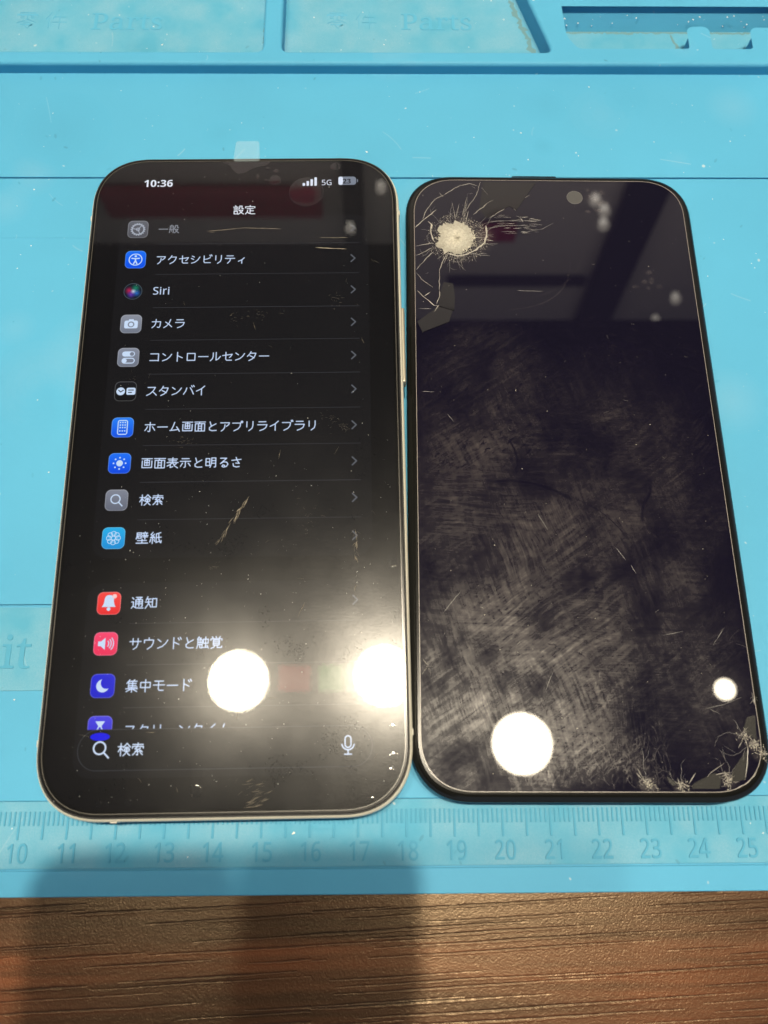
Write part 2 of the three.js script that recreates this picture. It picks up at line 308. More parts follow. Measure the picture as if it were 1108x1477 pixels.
// stroke drawings of the characters on the screen and the mat, on a 100 x 100 grid
const GLYPH = {
  'ア': '12,18 88,18 82,36 62,52;50,36 48,62 38,80 20,94', 'ク': '42,6 32,28 12,50;38,22 84,22 76,52 58,76 28,94', 'セ': '6,42 90,30 76,54 66,62;34,10 34,78 42,88 86,88',
  'シ': '18,14 38,24;10,38 32,50;14,90 44,80 70,58 90,24', 'ビ': '22,12 22,76 30,86 82,86;80,32 52,46 22,52;74,4 82,18;88,0 96,14', 'リ': '24,10 24,60;76,8 76,48 68,74 42,94',
  'テ': '20,14 80,14;6,42 94,42;54,42 50,70 28,94', 'ィ': '76,36 54,58 22,74;54,58 54,96', 'カ': '10,30 88,30 84,76 76,90 60,86;46,6 44,46 34,72 12,92', 'メ': '72,8 58,48 36,76 12,92;26,34 56,56 84,84',
  'ラ': '20,12 80,12;10,40 90,40 80,68 58,84 30,94', 'コ': '14,18 84,18 84,88;10,84 86,84', 'ン': '14,18 38,36;14,88 50,74 76,50 92,24', 'ト': '36,6 36,94;36,38 80,60', 'ロ': '16,18 84,18 84,86 16,86 16,18',
  'ー': '8,50 92,50', 'ル': '30,14 30,52 22,76 6,92;56,10 56,86 76,74 94,50', 'タ': '42,6 30,30 10,52;38,22 84,22 74,54 54,78 24,94;32,46 52,56 70,68', 'ス': '16,16 80,16 64,48 38,76 8,92;58,56 76,72 92,90',
  'バ': '32,24 24,54 6,84;62,22 78,50 92,84;72,2 80,16;88,0 96,12', 'イ': '80,8 52,34 10,56;54,34 54,94', 'ホ': '8,28 92,28;50,6 50,88 42,92 34,88;28,46 20,66 8,82;70,46 82,64 92,80', 'ム': '46,8 34,46 18,82;8,84 48,80 82,74;64,50 78,72 90,92',
  'プ': '8,22 76,22 74,52 56,76 22,94;80,12 84,5 92,5 96,12 92,19 84,19 80,12', 'ブ': '8,22 78,22 74,52 56,76 22,94;84,2 88,14;94,0 99,12', 'サ': '6,32 94,32;30,8 30,58;70,8 70,52 60,78 36,94', 'ウ': '50,4 50,22;14,44 14,22 86,22 84,48 70,74 40,94',
  'ド': '32,6 32,94;32,40 74,60;66,10 76,26;82,4 92,20', 'モ': '16,16 84,16;6,46 94,46;46,16 46,78 54,88 86,88', 'と': '28,8 40,46;80,26 48,44 24,62 26,82 46,90 84,88', 'る': '22,12 74,12 24,60 50,44 76,48 86,66 74,86 50,92 36,84 44,72 58,76 62,90',
  'さ': '10,32 88,24;46,6 56,34 74,60 44,57;22,62 26,84 50,92 74,88', '設': '20,4 26,12;4,20 46,20;10,36 40,36;10,50 40,50;10,64 40,64 40,92 10,92 10,64;60,8 60,28 50,40;60,8 80,8 80,32 86,38 94,36;52,52 88,52 76,74 46,96;58,54 72,76 96,94',
  '定': '50,2 50,14;8,28 8,16 92,16 92,28;22,36 78,36;50,36 50,88;50,60 80,60;28,52 24,74 8,94;24,70 40,86 60,92 94,92', '一': '6,50 94,50', '般': '26,2 20,12;10,14 10,62 4,92;10,14 44,14 44,86 38,92;4,52 50,50;27,24 27,36;27,60 27,76;62,8 62,28 52,40;62,8 82,8 82,32 94,34;56,52 88,52 76,74 52,96;60,54 74,76 96,94',
  '画': '6,8 94,8;30,22 70,22 70,68 30,68 30,22;30,44 70,44;50,8 50,68;10,28 10,88 90,88 90,28', '面': '4,8 96,8;48,8 42,24;10,24 90,24 90,92 10,92 10,24;36,24 36,90;64,24 64,90;36,46 64,46;36,68 64,68', '表': '12,14 88,14;18,30 82,30;4,46 96,46;50,2 50,46;48,46 30,64 6,76;32,62 32,90 54,82;52,50 66,74 94,94;82,54 66,66',
  '示': '20,12 80,12;6,36 94,36;50,36 50,86 40,90;26,52 10,80;74,52 92,78', '明': '8,14 40,14 40,76 8,76 8,14;8,44 40,44;56,8 56,56 44,92;56,8 90,8 90,88 78,90;56,32 90,32;56,56 90,56',
  '検': '4,28 44,28;24,4 24,96;24,32 6,66;26,40 42,58;70,4 44,34;70,4 98,32;56,34 84,34;70,34 70,60;52,46 90,46 90,62 52,62 52,46;70,62 60,82 44,96;72,66 80,82 96,94', '索': '10,14 90,14;50,2 50,28;8,42 8,28 92,28 92,42;46,32 28,46 54,52;70,40 30,66 80,64;66,54 86,70;50,66 50,92 42,90;30,74 12,92;70,74 88,90',
  '壁': '8,6 44,6 44,20 8,20;8,6 8,36 2,56;16,32 42,32 42,50 16,50 16,32;72,0 72,8;54,8 92,8;62,14 66,24;84,14 80,24;50,28 96,28;54,40 92,40;72,28 72,58;14,70 86,70;50,58 50,92;4,92 96,92', '紙': '28,2 12,22 30,32;40,18 10,48 42,44;34,36 44,52;26,50 26,96;12,62 6,84;38,62 44,78;90,6 56,16;56,16 56,88 76,80;56,46 96,44;74,12 78,60 88,86 96,90 97,72',
  '通': '8,8 20,20;4,42 18,42 18,74 4,92;18,76 40,90 96,92;38,6 84,6 64,20;50,14 60,22;36,26 88,26 88,78 80,78;36,26 36,80;36,42 88,42;36,58 88,58;62,26 62,78', '知': '22,2 10,30;16,20 48,20;30,20 28,60 6,94;4,44 52,44;32,56 50,86;60,18 92,18 92,84 60,84 60,18',
  '触': '18,2 6,22;16,12 36,12 28,26;10,26 44,26 44,90 36,92;10,26 10,70 2,94;10,46 44,46;10,64 44,64;27,26 27,90;72,4 72,88;54,22 92,22 92,54 54,54 54,22;50,88 90,86;84,70 96,94', '覚': '16,4 24,14;46,2 50,12;80,2 70,16;6,32 6,20 94,20 94,32;26,30 74,30 74,70 26,70 26,30;26,44 74,44;26,57 74,57;40,70 32,86 8,96;58,70 58,90 92,90 94,78',
  '集': '32,2 10,30;24,20 24,62;26,14 90,14;26,30 84,30;26,46 84,46;26,60 92,60;56,14 56,60;70,2 62,12;4,72 96,72;50,60 50,98;46,74 8,94;54,74 92,94', '中': '12,24 88,24 88,64 12,64 12,24;50,2 50,98', '零': '16,6 84,6;6,28 6,16 94,16 94,28;50,6 50,42;20,26 36,26;20,36 36,36;64,26 80,26;64,36 80,36;50,44 8,66;50,44 92,64;34,60 66,60;22,72 76,72 60,86;42,78 60,96',
  '件': '28,4 6,46;20,34 20,96;48,12 36,44;42,30 92,30;34,60 98,60;66,4 66,98',
};
const strokes = (ch) => GLYPH[ch].split(';').map((s) => s.trim().split(' ').map((p) => p.split(',').map(Number)));

// embossed tray lettering
{
  const word = (x, z, s, name) => {
    const parts = [];
    [...'零件'].forEach((ch, i) => { for (const st of strokes(ch)) parts.push(sliver(st.map(([a, b]) => [x + i * s * 1.25 + a / 100 * s, z - s + b / 100 * s]), s * 0.1, -2.86, 0.2)); });
    const g = new TextGeometry('Parts', { font: serif, size: s * 0.93 * MM, depth: 0.08 * MM, curveSegments: 5, bevelEnabled: true, bevelThickness: 0.04 * MM, bevelSize: 0.05 * MM, bevelSegments: 1 }).toNonIndexed();
    g.rotateX(-Math.PI / 2); g.translate((x + s * 3.25) * MM, -2.87 * MM, z * MM);
    parts.forEach((p, i) => { parts[i] = p.toNonIndexed(); }); parts.push(g);
    for (const p of parts) for (const k of Object.keys(p.attributes)) if (!['position', 'normal', 'uv'].includes(k)) p.deleteAttribute(k);
    piece(name, mergeGeometries(parts), M.matText, mat);
  };
  word(-105.2, -213.0, 6.8, 'embossed_lettering'); word(-13.9, -213.2, 6.8, 'embossed_lettering_001');
  const it = new TextGeometry('Bit', { font: serif, size: 7.0 * MM, depth: 0.16 * MM, curveSegments: 6, bevelEnabled: true, bevelThickness: 0.05 * MM, bevelSize: 0.06 * MM, bevelSegments: 1 }); it.computeBoundingBox(); it.scale(1.05, 1, 1); it.rotateX(-Math.PI / 2); it.computeBoundingBox(); it.translate((-75.6) * MM - it.boundingBox.max.x, -0.18 * MM, -26.4 * MM);
  piece('embossed_lettering_002', it, M.matMark, mat);
}
{ // specks and lint that stand off the mat
  const list = [];
  for (let i = 0; i < 330; i++) {
    const back = rnd() < 0.62, x = -115 + rnd() * 240, z = back ? -225 + rnd() * 100 : -125 + rnd() * 143;
    if (z < -190 && z > -198) continue;
    if (x > -74 && x < 86 && z > -157 && z < 5) continue;
    list.push([x, z < -198 ? -2.8 : z > 1.2 && z < 14 ? -0.2 : 0.05, z, 0.06 + rnd() * rnd() * 0.3]);
  }
  for (let i = 0; i < 26; i++) list.push([55 + rnd() * 62, -2.5 + 5.0 * rnd(), -213.3 + 0.1 * rnd(), 0.1 + rnd() * 0.2]);
  const d = mesh('dust', flakes(list, 0.35), M.dust); tag(d, 'pale specks of dust and lint scattered over the blue mat', 'dust', null, 'stuff');
}

// ---------------------------------------------------------------- the working phone
const PXMM = 13, SW = 73.6, SH = 156.8, UI = document.createElement('canvas'); UI.width = Math.round(SW * PXMM); UI.height = Math.round(SH * PXMM);
{
  const c = UI.getContext('2d'); c.fillStyle = '#000'; c.fillRect(0, 0, UI.width, UI.height);
  c.setTransform(PXMM, 0, 0, PXMM, UI.width / 2, UI.height / 2);   // now in millimetres from the middle of the glass
  c.lineCap = c.lineJoin = 'round';
  const rr = (x, y, w, h, r) => { c.beginPath(); c.roundRect(x, y, w, h, r); };
  c.fillStyle = '#050507'; rr(-36, -77.6, 72, 155.2, 11); c.fill();
  c.fillStyle = '#0f0f12'; rr(-30.4, -61, 61, 87.2, 3.6); c.fill(); rr(-30.4, 31.6, 61, 40, 3.6); c.fill();
  const fg = 'rgb(205,224,255)';
  const jp = (text, x0, x1, y, color = fg, size) => {
    const n = [...text].length, adv = (x1 - x0) / n, s = size ?? adv * 0.93; c.strokeStyle = color; c.lineWidth = s * 0.1;
    [...text].forEach((ch, i) => { for (const st of strokes(ch)) { c.beginPath(); st.forEach(([a, b], k) => { const X = x0 + i * adv + (adv - s) / 2 + a / 100 * s, Y = y - s / 2 + b / 100 * s; k ? c.lineTo(X, Y) : c.moveTo(X, Y); }); c.stroke(); } });
  };
  const latin = (text, x, y, size, color, font_ = 'sans-serif', w = '') => { c.save(); c.translate(x, y); c.scale(0.05, 0.05); c.font = `${w} ${size * 20}px ${font_}`; c.fillStyle = color; c.fillText(text, 0, 0); c.restore(); };
  // status bar and title
  latin('10:36', -25.6, -69.6, 2.95, '#eef4ff', 'sans-serif', 'bold');
  for (let i = 0; i < 4; i++) { c.fillStyle = '#e6eeff'; rr(14.2 + i * 0.98, -69.6 - 0.9 - i * 0.55, 0.68, 0.9 + i * 0.55, 0.2); c.fill(); }
  latin('5G', 18.9, -69.75, 2.2, '#e6eeff');
  c.fillStyle = '#7f8796'; rr(23.2, -72.3, 4.5, 2.5, 0.75); c.fill(); c.fillStyle = '#e6eeff'; rr(23.2, -72.3, 1.15, 2.5, 0.5); c.fill(); c.fillStyle = '#7f8796'; rr(27.9, -71.5, 0.25, 0.9, 0.1); c.fill(); latin('23', 24.25, -70.2, 1.95, '#101216', 'sans-serif', 'bold');
  jp('設定', -3.0, 2.7, -62.6, '#eef4ff', 2.72);
  const rows = [['一般', -21.2, -15.9, -57.2], ['アクセシビリティ', -21.3, 1.0, -48.5], ['', 0, 0, -39.8], ['カメラ', -21.3, -13.0, -31.0], ['コントロールセンター', -21.2, 7.2, -22.2], ['スタンバイ', -21.3, -7.1, -13.5], ['ホーム画面とアプリライブラリ', -21.1, 18.6, -4.5], ['画面表示と明るさ', -21.2, 1.7, 4.3], ['検索', -21.0, -15.4, 12.95], ['壁紙', -21.1, -15.3, 21.7], ['通知', -21.1, -15.3, 36.0], ['サウンドと触覚', -20.9, -1.1, 44.7], ['集中モード', -21.0, -7.0, 53.4]];
  rows.forEach(([t, a, b, y], i) => { if (t) jp(t, a, b, y, i ? fg : '#8d929c'); });
  latin('Siri', -21.4, -38.85, 2.95, fg);
  c.lineWidth = 0.34; c.strokeStyle = '#5c6068';
  for (const [, , , y] of rows.slice(0, 11)) { c.beginPath(); c.moveTo(26.3, y - 0.95); c.lineTo(27.25, y); c.lineTo(26.3, y + 0.95); c.stroke(); }
  c.lineWidth = 0.12; c.strokeStyle = '#3a3b40';
  for (const y of [-52.9, -44.4, -35.3, -26.6, -17.8, -8.9, 0, 8.8, 17.5, 40.4, 49.1, 57.8]) { c.beginPath(); c.moveTo(-21, y); c.lineTo(28.2, y); c.stroke(); }
  // icons
  const box = (y, top, bottom, x = -25.9, h = 4.9) => { const g = c.createLinearGradient(0, y - 2.45, 0, y + 2.45); g.addColorStop(0, top); g.addColorStop(1, bottom); c.fillStyle = g; rr(x - 2.5, y - 2.45, 5, h, 1.2); c.fill(); c.lineWidth = 0.13; c.strokeStyle = 'rgba(255,255,255,0.35)'; rr(x - 2.44, y - 2.39, 4.88, h - 0.12, 1.15); c.stroke(); };
  const ring = (x, y, r, w, colr) => { c.lineWidth = w; c.strokeStyle = colr; c.beginPath(); c.arc(x, y, r, 0, 7); c.stroke(); }, dot = (x, y, r, colr) => { c.fillStyle = colr; c.beginPath(); c.arc(x, y, r, 0, 7); c.fill(); };
  const W = '#cfe4ff', X = -25.9;
  box(-57.2, '#63666f', '#4a4c54', -26.1); ring(-26.1, -57.2, 1.45, 0.32, '#aab2c0'); ring(-26.1, -57.2, 0.4, 0.2, '#aab2c0'); for (let k = 0; k < 3; k++) { c.beginPath(); c.moveTo(-26.1, -57.2); c.lineTo(-26.1 + 1.4 * Math.cos(k * 2.094 + 1.2), -57.2 + 1.4 * Math.sin(k * 2.094 + 1.2)); c.stroke(); } for (let k = 0; k < 18; k++) dot(-26.1 + 1.68 * Math.cos(k / 18 * 6.2832), -57.2 + 1.68 * Math.sin(k / 18 * 6.2832), 0.17, '#aab2c0');
  box(-48.6, '#1173ff', '#0050f0', -26.1); ring(-26.1, -48.6, 1.55, 0.26, W); dot(-26.1, -49.55, 0.3, W); c.lineWidth = 0.34; c.strokeStyle = W; for (const p of [[-27.0, -48.95, -26.1, -48.85, -25.2, -48.95], [-26.1, -48.85, -26.1, -48.3], [-26.5, -47.45, -26.1, -48.3, -25.7, -47.45]]) { c.beginPath(); for (let k = 0; k < p.length; k += 2) k ? c.lineTo(p[k], p[k + 1]) : c.moveTo(p[k], p[k + 1]); c.stroke(); }
  { const y = -39.8, x = -26.1; dot(x, y, 2.15, '#0a1420'); for (const [dx, dy, r, k] of [[-0.9, -0.2, 1.3, '220,30,90'], [0.6, -0.9, 1.3, '20,150,110'], [0.9, 0.5, 1.2, '40,120,220'], [-0.4, 0.9, 1.2, '110,60,200'], [0.1, 0, 0.8, '220,235,255']]) { const g = c.createRadialGradient(x + dx, y + dy, 0, x + dx, y + dy, r); g.addColorStop(0, `rgba(${k},0.9)`); g.addColorStop(1, `rgba(${k},0)`); c.fillStyle = g; c.beginPath(); c.arc(x, y, 2.1, 0, 7); c.fill(); } ring(x, y, 2.15, 0.15, '#4b5a66'); }
  box(-31.0, '#9096a4', '#747b8b'); c.fillStyle = W; rr(-27.5, -31.9, 3.2, 2.1, 0.45); c.fill(); rr(-26.5, -32.25, 1.2, 0.6, 0.2); c.fill(); dot(X, -30.85, 0.78, '#7d8494'); dot(X, -30.85, 0.52, W);
  box(-22.2, '#8a90a0', '#717889'); c.fillStyle = W; rr(-27.4, -23.75, 3, 1.35, 0.67); c.fill(); dot(-25.1, -23.07, 0.5, '#7d8494'); c.lineWidth = 0.24; c.strokeStyle = W; rr(-27.3, -21.95, 2.85, 1.25, 0.62); c.stroke(); dot(-26.7, -21.32, 0.5, W);
  box(-13.5, '#15171c', '#040506'); dot(-27.0, -13.5, 1.0, W); c.lineWidth = 0.2; c.strokeStyle = '#111'; c.beginPath(); c.moveTo(-27.5, -13.8); c.lineTo(-27, -13.35); c.lineTo(-26.4, -13.8); c.stroke(); c.fillStyle = W; rr(-25.7, -14.4, 2.1, 1.8, 0.4); c.fill(); c.beginPath(); c.moveTo(-25.2, -13.8); c.lineTo(-24.1, -13.8); c.moveTo(-25.2, -13.2); c.lineTo(-24.5, -13.2); c.stroke();
  box(-4.5, '#2585ff', '#0a52ea'); c.lineWidth = 0.24; c.strokeStyle = W; rr(-26.95, -6.2, 2.1, 3.4, 0.4); c.stroke(); for (let a = 0; a < 3; a++) for (let b = 0; b < 4; b++) dot(-26.45 + a * 0.55, -5.7 + b * 0.62 + (b === 3 ? 0.2 : 0), 0.19, W);
  box(4.2, '#1b76ff', '#0048e8'); dot(X, 4.2, 0.75, W); for (let k = 0; k < 8; k++) dot(X + 1.35 * Math.cos(k * 0.7854), 4.2 + 1.35 * Math.sin(k * 0.7854), 0.2, W);
  box(12.9, '#868b99', '#666b7b'); ring(X - 0.25, 12.65, 1.0, 0.26, W); c.beginPath(); c.moveTo(X + 0.5, 13.4); c.lineTo(X + 1.3, 14.25); c.stroke();
  box(21.6, '#22b4ef', '#1590dc'); for (let k = 0; k < 8; k++) ring(X + 1.0 * Math.cos(k * 0.7854), 21.6 + 1.0 * Math.sin(k * 0.7854), 0.52, 0.16, W); ring(X, 21.6, 0.45, 0.16, W);
  box(36.0, '#ff4a44', '#f02a2e', -25.7); c.fillStyle = W; c.beginPath(); c.moveTo(-27.2, 36.8); c.quadraticCurveTo(-26.7, 36.2, -26.7, 35.2); c.quadraticCurveTo(-26.6, 34.2, -25.7, 34.2); c.quadraticCurveTo(-24.8, 34.2, -24.7, 35.2); c.quadraticCurveTo(-24.7, 36.2, -24.2, 36.8); c.closePath(); c.fill(); dot(-25.7, 37.25, 0.42, W); dot(-24.6, 34.5, 0.5, '#ffd0d0');
  box(44.6, '#ff4673', '#f52b5a', -25.7); c.fillStyle = W; c.beginPath(); c.moveTo(-27.3, 44.1); c.lineTo(-26.7, 44.1); c.lineTo(-25.8, 43.3); c.lineTo(-25.8, 45.9); c.lineTo(-26.7, 45.1); c.lineTo(-27.3, 45.1); c.fill(); c.lineWidth = 0.22; c.strokeStyle = W; for (let k = 1; k < 4; k++) { c.beginPath(); c.arc(-25.9, 44.6, 0.35 + k * 0.5, -0.7, 0.7); c.stroke(); }
  box(53.3, '#1b22dd', '#0c14cc', -25.6); c.fillStyle = W; c.beginPath(); c.arc(-25.6, 53.3, 1.35, 0, 7); c.fill(); c.fillStyle = '#141bd4'; c.beginPath(); c.arc(-24.85, 52.7, 1.2, 0, 7); c.fill();
  c.save(); c.beginPath(); c.rect(-36, 55, 72, 7.1); c.clip(); box(61.8, '#4a43e8', '#2f2ad0', -25.5); c.fillStyle = W; c.beginPath(); c.moveTo(-26.5, 60.4); c.lineTo(-24.5, 60.4); c.lineTo(-25.3, 61.6); c.lineTo(-25.7, 61.6); c.closePath(); c.fill(); c.lineWidth = 0.25; c.strokeStyle = W; c.beginPath(); c.moveTo(-25.7, 61.4); c.lineTo(-26.3, 62.8); c.moveTo(-25.3, 61.4); c.lineTo(-24.7, 62.8); c.stroke(); jp('スクリーンタイム', -20.7, 1.3, 62.4); c.restore();
  c.fillStyle = '#0e0f12'; rr(-29.6, 62.1, 59.6, 8.0, 4); c.fill(); c.lineWidth = 0.12; c.strokeStyle = '#42444a'; c.stroke();
  c.fillStyle = '#0808e8'; c.filter = 'none'; c.beginPath(); c.ellipse(-25.3, 63.5, 2.0, 0.8, 0, 0, 7); c.fill();
  ring(-25.2, 65.7, 1.2, 0.36, '#d6e6ff'); c.beginPath(); c.moveTo(-24.3, 66.6); c.lineTo(-23.3, 67.6); c.stroke();
  jp('検索', -21.6, -16.1, 66.05, '#d6e6ff', 2.6);
  c.lineWidth = 0.3; c.strokeStyle = '#d6e6ff'; rr(24.5, 64.1, 1.2, 2.3, 0.6); c.stroke(); c.beginPath(); c.arc(25.1, 65.6, 1.25, 0.15, 3.0); c.stroke(); c.beginPath(); c.moveTo(25.1, 66.9); c.lineTo(25.1, 67.7); c.moveTo(24.4, 67.7); c.lineTo(25.8, 67.7); c.stroke();
}
const uiTex = new THREE.CanvasTexture(UI); uiTex.colorSpace = THREE.SRGBColorSpace; uiTex.magFilter = THREE.LinearFilter;
const grain = dataTex(1024, 1024, (x, y, o) => { o[0] = o[1] = o[2] = 128 + 110 * (vnoise(x / 2.5, y / 2.5, 91, 410, 410) - 0.5); }, false); grain.repeat.set(1, 2.13);
const hazeTex = dataTex(512, 1024, (x, y, o) => { const u = x / 512, v = y / 1024, n = fbm(u * 10, v * 20, 101, 4), h = hash(x, y, 102); o[0] = o[1] = o[2] = 255; o[3] = 255 * clamp(0.26 + 0.22 * n + 0.16 * (h - 0.5)); }, false);
const screenMat = std({ color: col(0.0035, 0.0035, 0.004), emissive: col(1, 1, 1), emissiveMap: uiTex, emissiveIntensity: 0.95, roughness: 0.19, specularIntensity: 1, specularIntensityMap: hazeTex, bumpMap: grain, bumpScale: 0.0000035 });

const good = thing('smartphone', 'working smartphone with lit dark settings list on its screen, light metal frame', 'smartphone');
good.rotation.order = 'YXZ'; good.rotation.set(0.026180, 0.009662, 0);
good.position.set(-0.0312635, 0.0102927, -0.0748938); good.translateY(-8.2 * MM);
{
  const W = 76.7, H = 158.7, sh = (i, p) => rrect((W - 2 * i) * MM, (H - 2 * i) * MM, (14.6 - i * 0.9) * MM, p, 2.35, -0.6 * MM);
  piece('frame', slab(sh(0), 0, 7.75, 1.35, 1.35, 6), M.titanium, good);
  piece('frame_gap', slab(sh(0.62), 7.4, 0.46, 0.04), M.gap, good);
  piece('bezel', slab(sh(0.95), 7.6, 0.44, 0.15, 0.15, 3), M.black, good);
  const scr = sheet(rrect(SW * MM, 155.6 * MM, 12.6 * MM, false, 2.35, -0.6 * MM), 8.055, SW * MM, SH * MM); piece('screen', scr, screenMat, good);
  const film = piece('screen_protector', sheet(sh(1.55), 8.20), M.film, good);
  const edge = sh(1.50); edge.holes.push(sh(1.66, true)); piece('protector_edge', slab(edge, 8.05, 0.16), M.filmEdge, film);
  // air bubbles under the protector
  const bub = (x, z, rx, rz, k) => { const g = new THREE.SphereGeometry(1, 32, 10, 0, Math.PI * 2, 0, Math.PI / 2); g.scale(rx * MM, 0.035 * MM, rz * MM); g.translate(x * MM, 8.205 * MM, z * MM); piece(num('air_bubble', k), g, M.bubble, film); };
  [[7.3, -71.2, 1.55, 1.6], [15.2, -67.6, 4.3, 4.4], [7.5, -74.0, 0.7, 0.65], [5.2, -71.3, 0.5, 0.5], [2.9, -72.3, 0.35, 1.0], [5.4, -74.9, 0.4, 0.4], [-5.4, 74.3, 1.2, 1.2], [34.3, 62.5, 0.8, 0.8], [34.4, 68.3, 0.9, 0.9], [33.8, 71.3, 0.8, 0.9], [29.8, 77.0, 1.3, 1.1], [22.5, -75.2, 1.3, 1.2], [-24.5, 76.4, 0.6, 0.6], [-22.7, 76.3, 0.4, 0.4], [-18.6, 76.2, 0.7, 0.7], [34.9, 27.5, 1.0, 1.4]].forEach((b, i) => bub(...b, i));
  { const g = sheet(roundPoly([[-6.6, -76.9], [6.0, -76.9], [5.2, -75.8], [2.8, -75.3], [1.2, -74.7], [0, -73.6], [-2.2, -73.2], [-3.4, -74.2], [-4.0, -75.8]], 1), 8.23); piece('air_bubble_016', g, M.bubble, film); }
  const tab = roundPoly([[-3.4, -77.0], [3.3, -77.0], [3.0, -83.2], [-2.9, -83.2]], 0.8), tb = sheet(tab, 8.24); piece('pull_tab', tb, M.tab, film);
  // dust and scratches on the protector
  const sc = []; const add = (p, w, j = 0.05) => sc.push(sliver(p, w, 8.215, 0.03, j));
  for (let k = 0; k < 26; k++) { const t = rnd(), x = 3.5 - 6.5 * t + gauss() * 0.18, z = 12.3 + 10.3 * t; add([[x, z], [x - 0.4 - rnd() * 0.9, z + 0.8 + rnd() * 1.6]], 0.05 + rnd() * 0.06); }
  for (let k = 0; k < 22; k++) { const x = 27.0 + gauss() * 0.25, z = 20 + rnd() * 7; add([[x, z], [x + gauss() * 0.5, z + 0.4 + rnd() * 1.2]], 0.06 + rnd() * 0.06); }
  for (let k = 0; k < 34; k++) { const x = 5.6 + gauss() * 1.3, z = 72.6 + Math.pow(rnd(), 0.8) * 5; add([[x, z], [x + 0.3 + rnd() * 1.8, z - 0.1 - rnd() * 0.6]], 0.035 + rnd() * 0.05); }
  for (const [x, z, r, n] of [[-12, -1, 2.4, 26], [21, -6, 2.6, 22], [24.5, -4, 1.6, 22], [22.5, -36.5, 3.4, 22], [-1, -32, 2.6, 18], [16, 17, 5, 20], [-4, 28.5, 1.3, 16], [4, -33, 1.8, 12], [-24, -17, 3, 8]]) for (let k = 0; k < n; k++) { const a = x + gauss() * r * 0.45, b = z + gauss() * r * 0.35, t = gauss() * 0.7; add([[a, b], [a + Math.cos(t) * (0.2 + rnd() * 0.5), b - Math.sin(t) * (0.2 + rnd() * 0.5)]], 0.03 + rnd() * 0.05, 0); }
  add([[17.6, -51.5], [25.2, -51.0]], 0.14); add([[18.5, -54.3], [25.6, -54.2]], 0.06); add([[-9, -56.4], [0, -57.3], [9, -56.9]], 0.07, 0.02);
  add([[16, 36.5], [14.5, 39.6]], 0.06); add([[-16, 62.8], [-14, 62.8]], 0.05); add([[3, -31], [3.6, -29]], 0.05); add([[31.2, -48.2], [31.8, -47.2]], 0.1); add([[27, 32.6], [26.6, 34.2]], 0.08); add([[-17, 71.6], [-16.2, 72.4]], 0.1); add([[-9.2, 73.6], [-8.9, 74.4]], 0.14);
  for (let k = 0; k < 40; k++) { const x = -33 + rnd() * 66, z = -70 + rnd() * 145, t = rnd() * 3.1, l = 0.3 + rnd() * rnd() * 2.2; add([[x, z], [x + Math.cos(t) * l, z + Math.sin(t) * l]], 0.03 + rnd() * 0.05, 0.03); }
  piece('scratches', mergeGeometries(sc), M.scratch, film).userData.kind = 'stuff';
  const ds = []; for (let k = 0; k < 420; k++) { const low = rnd() < 0.6; ds.push([-34 + rnd() * 69, 8.22, low ? 10 + rnd() * 66 : -76 + rnd() * 150, 0.03 + rnd() * rnd() * 0.09]); }
  piece('dust_specks', flakes(ds, 0.4), M.dust, film).userData.kind = 'stuff';
  // antenna bands, buttons
  const bandG = (w, d) => new RoundedBoxGeometry(w * MM, 5.6 * MM, d * MM, 2, 0.4 * MM);
  [[-38.3, -61.5, 0.5, 1.5], [38.3, -62.5, 0.5, 1.5], [-38.3, 64.6, 0.5, 1.5], [38.3, 63.5, 0.5, 1.5], [-21.7, 79.9, 1.5, 0.5], [22.0, -78.7, 1.5, 0.5]].forEach(([x, z, w, d], i) => { const g = bandG(w, d); g.translate(x * MM, 4.0 * MM, z * MM); piece(num('antenna_band', i), g, M.band, good); });
  const bt = new RoundedBoxGeometry(1.1 * MM, 3.1 * MM, 20 * MM, 4, 0.5 * MM); bt.translate(38.55 * MM, 4.2 * MM, -26.2 * MM); piece('side_button', bt, std({ color: col(0.5, 0.46, 0.36), metalness: 0.7, roughness: 0.35 }), good);
  const bump = slab(rrect(0.037, 0.038, 0.009), -3.4, 3.45, 0.8); bump.translate(-17 * MM, 0, -57 * MM); piece('camera_bump', bump, M.titanium, good);
}

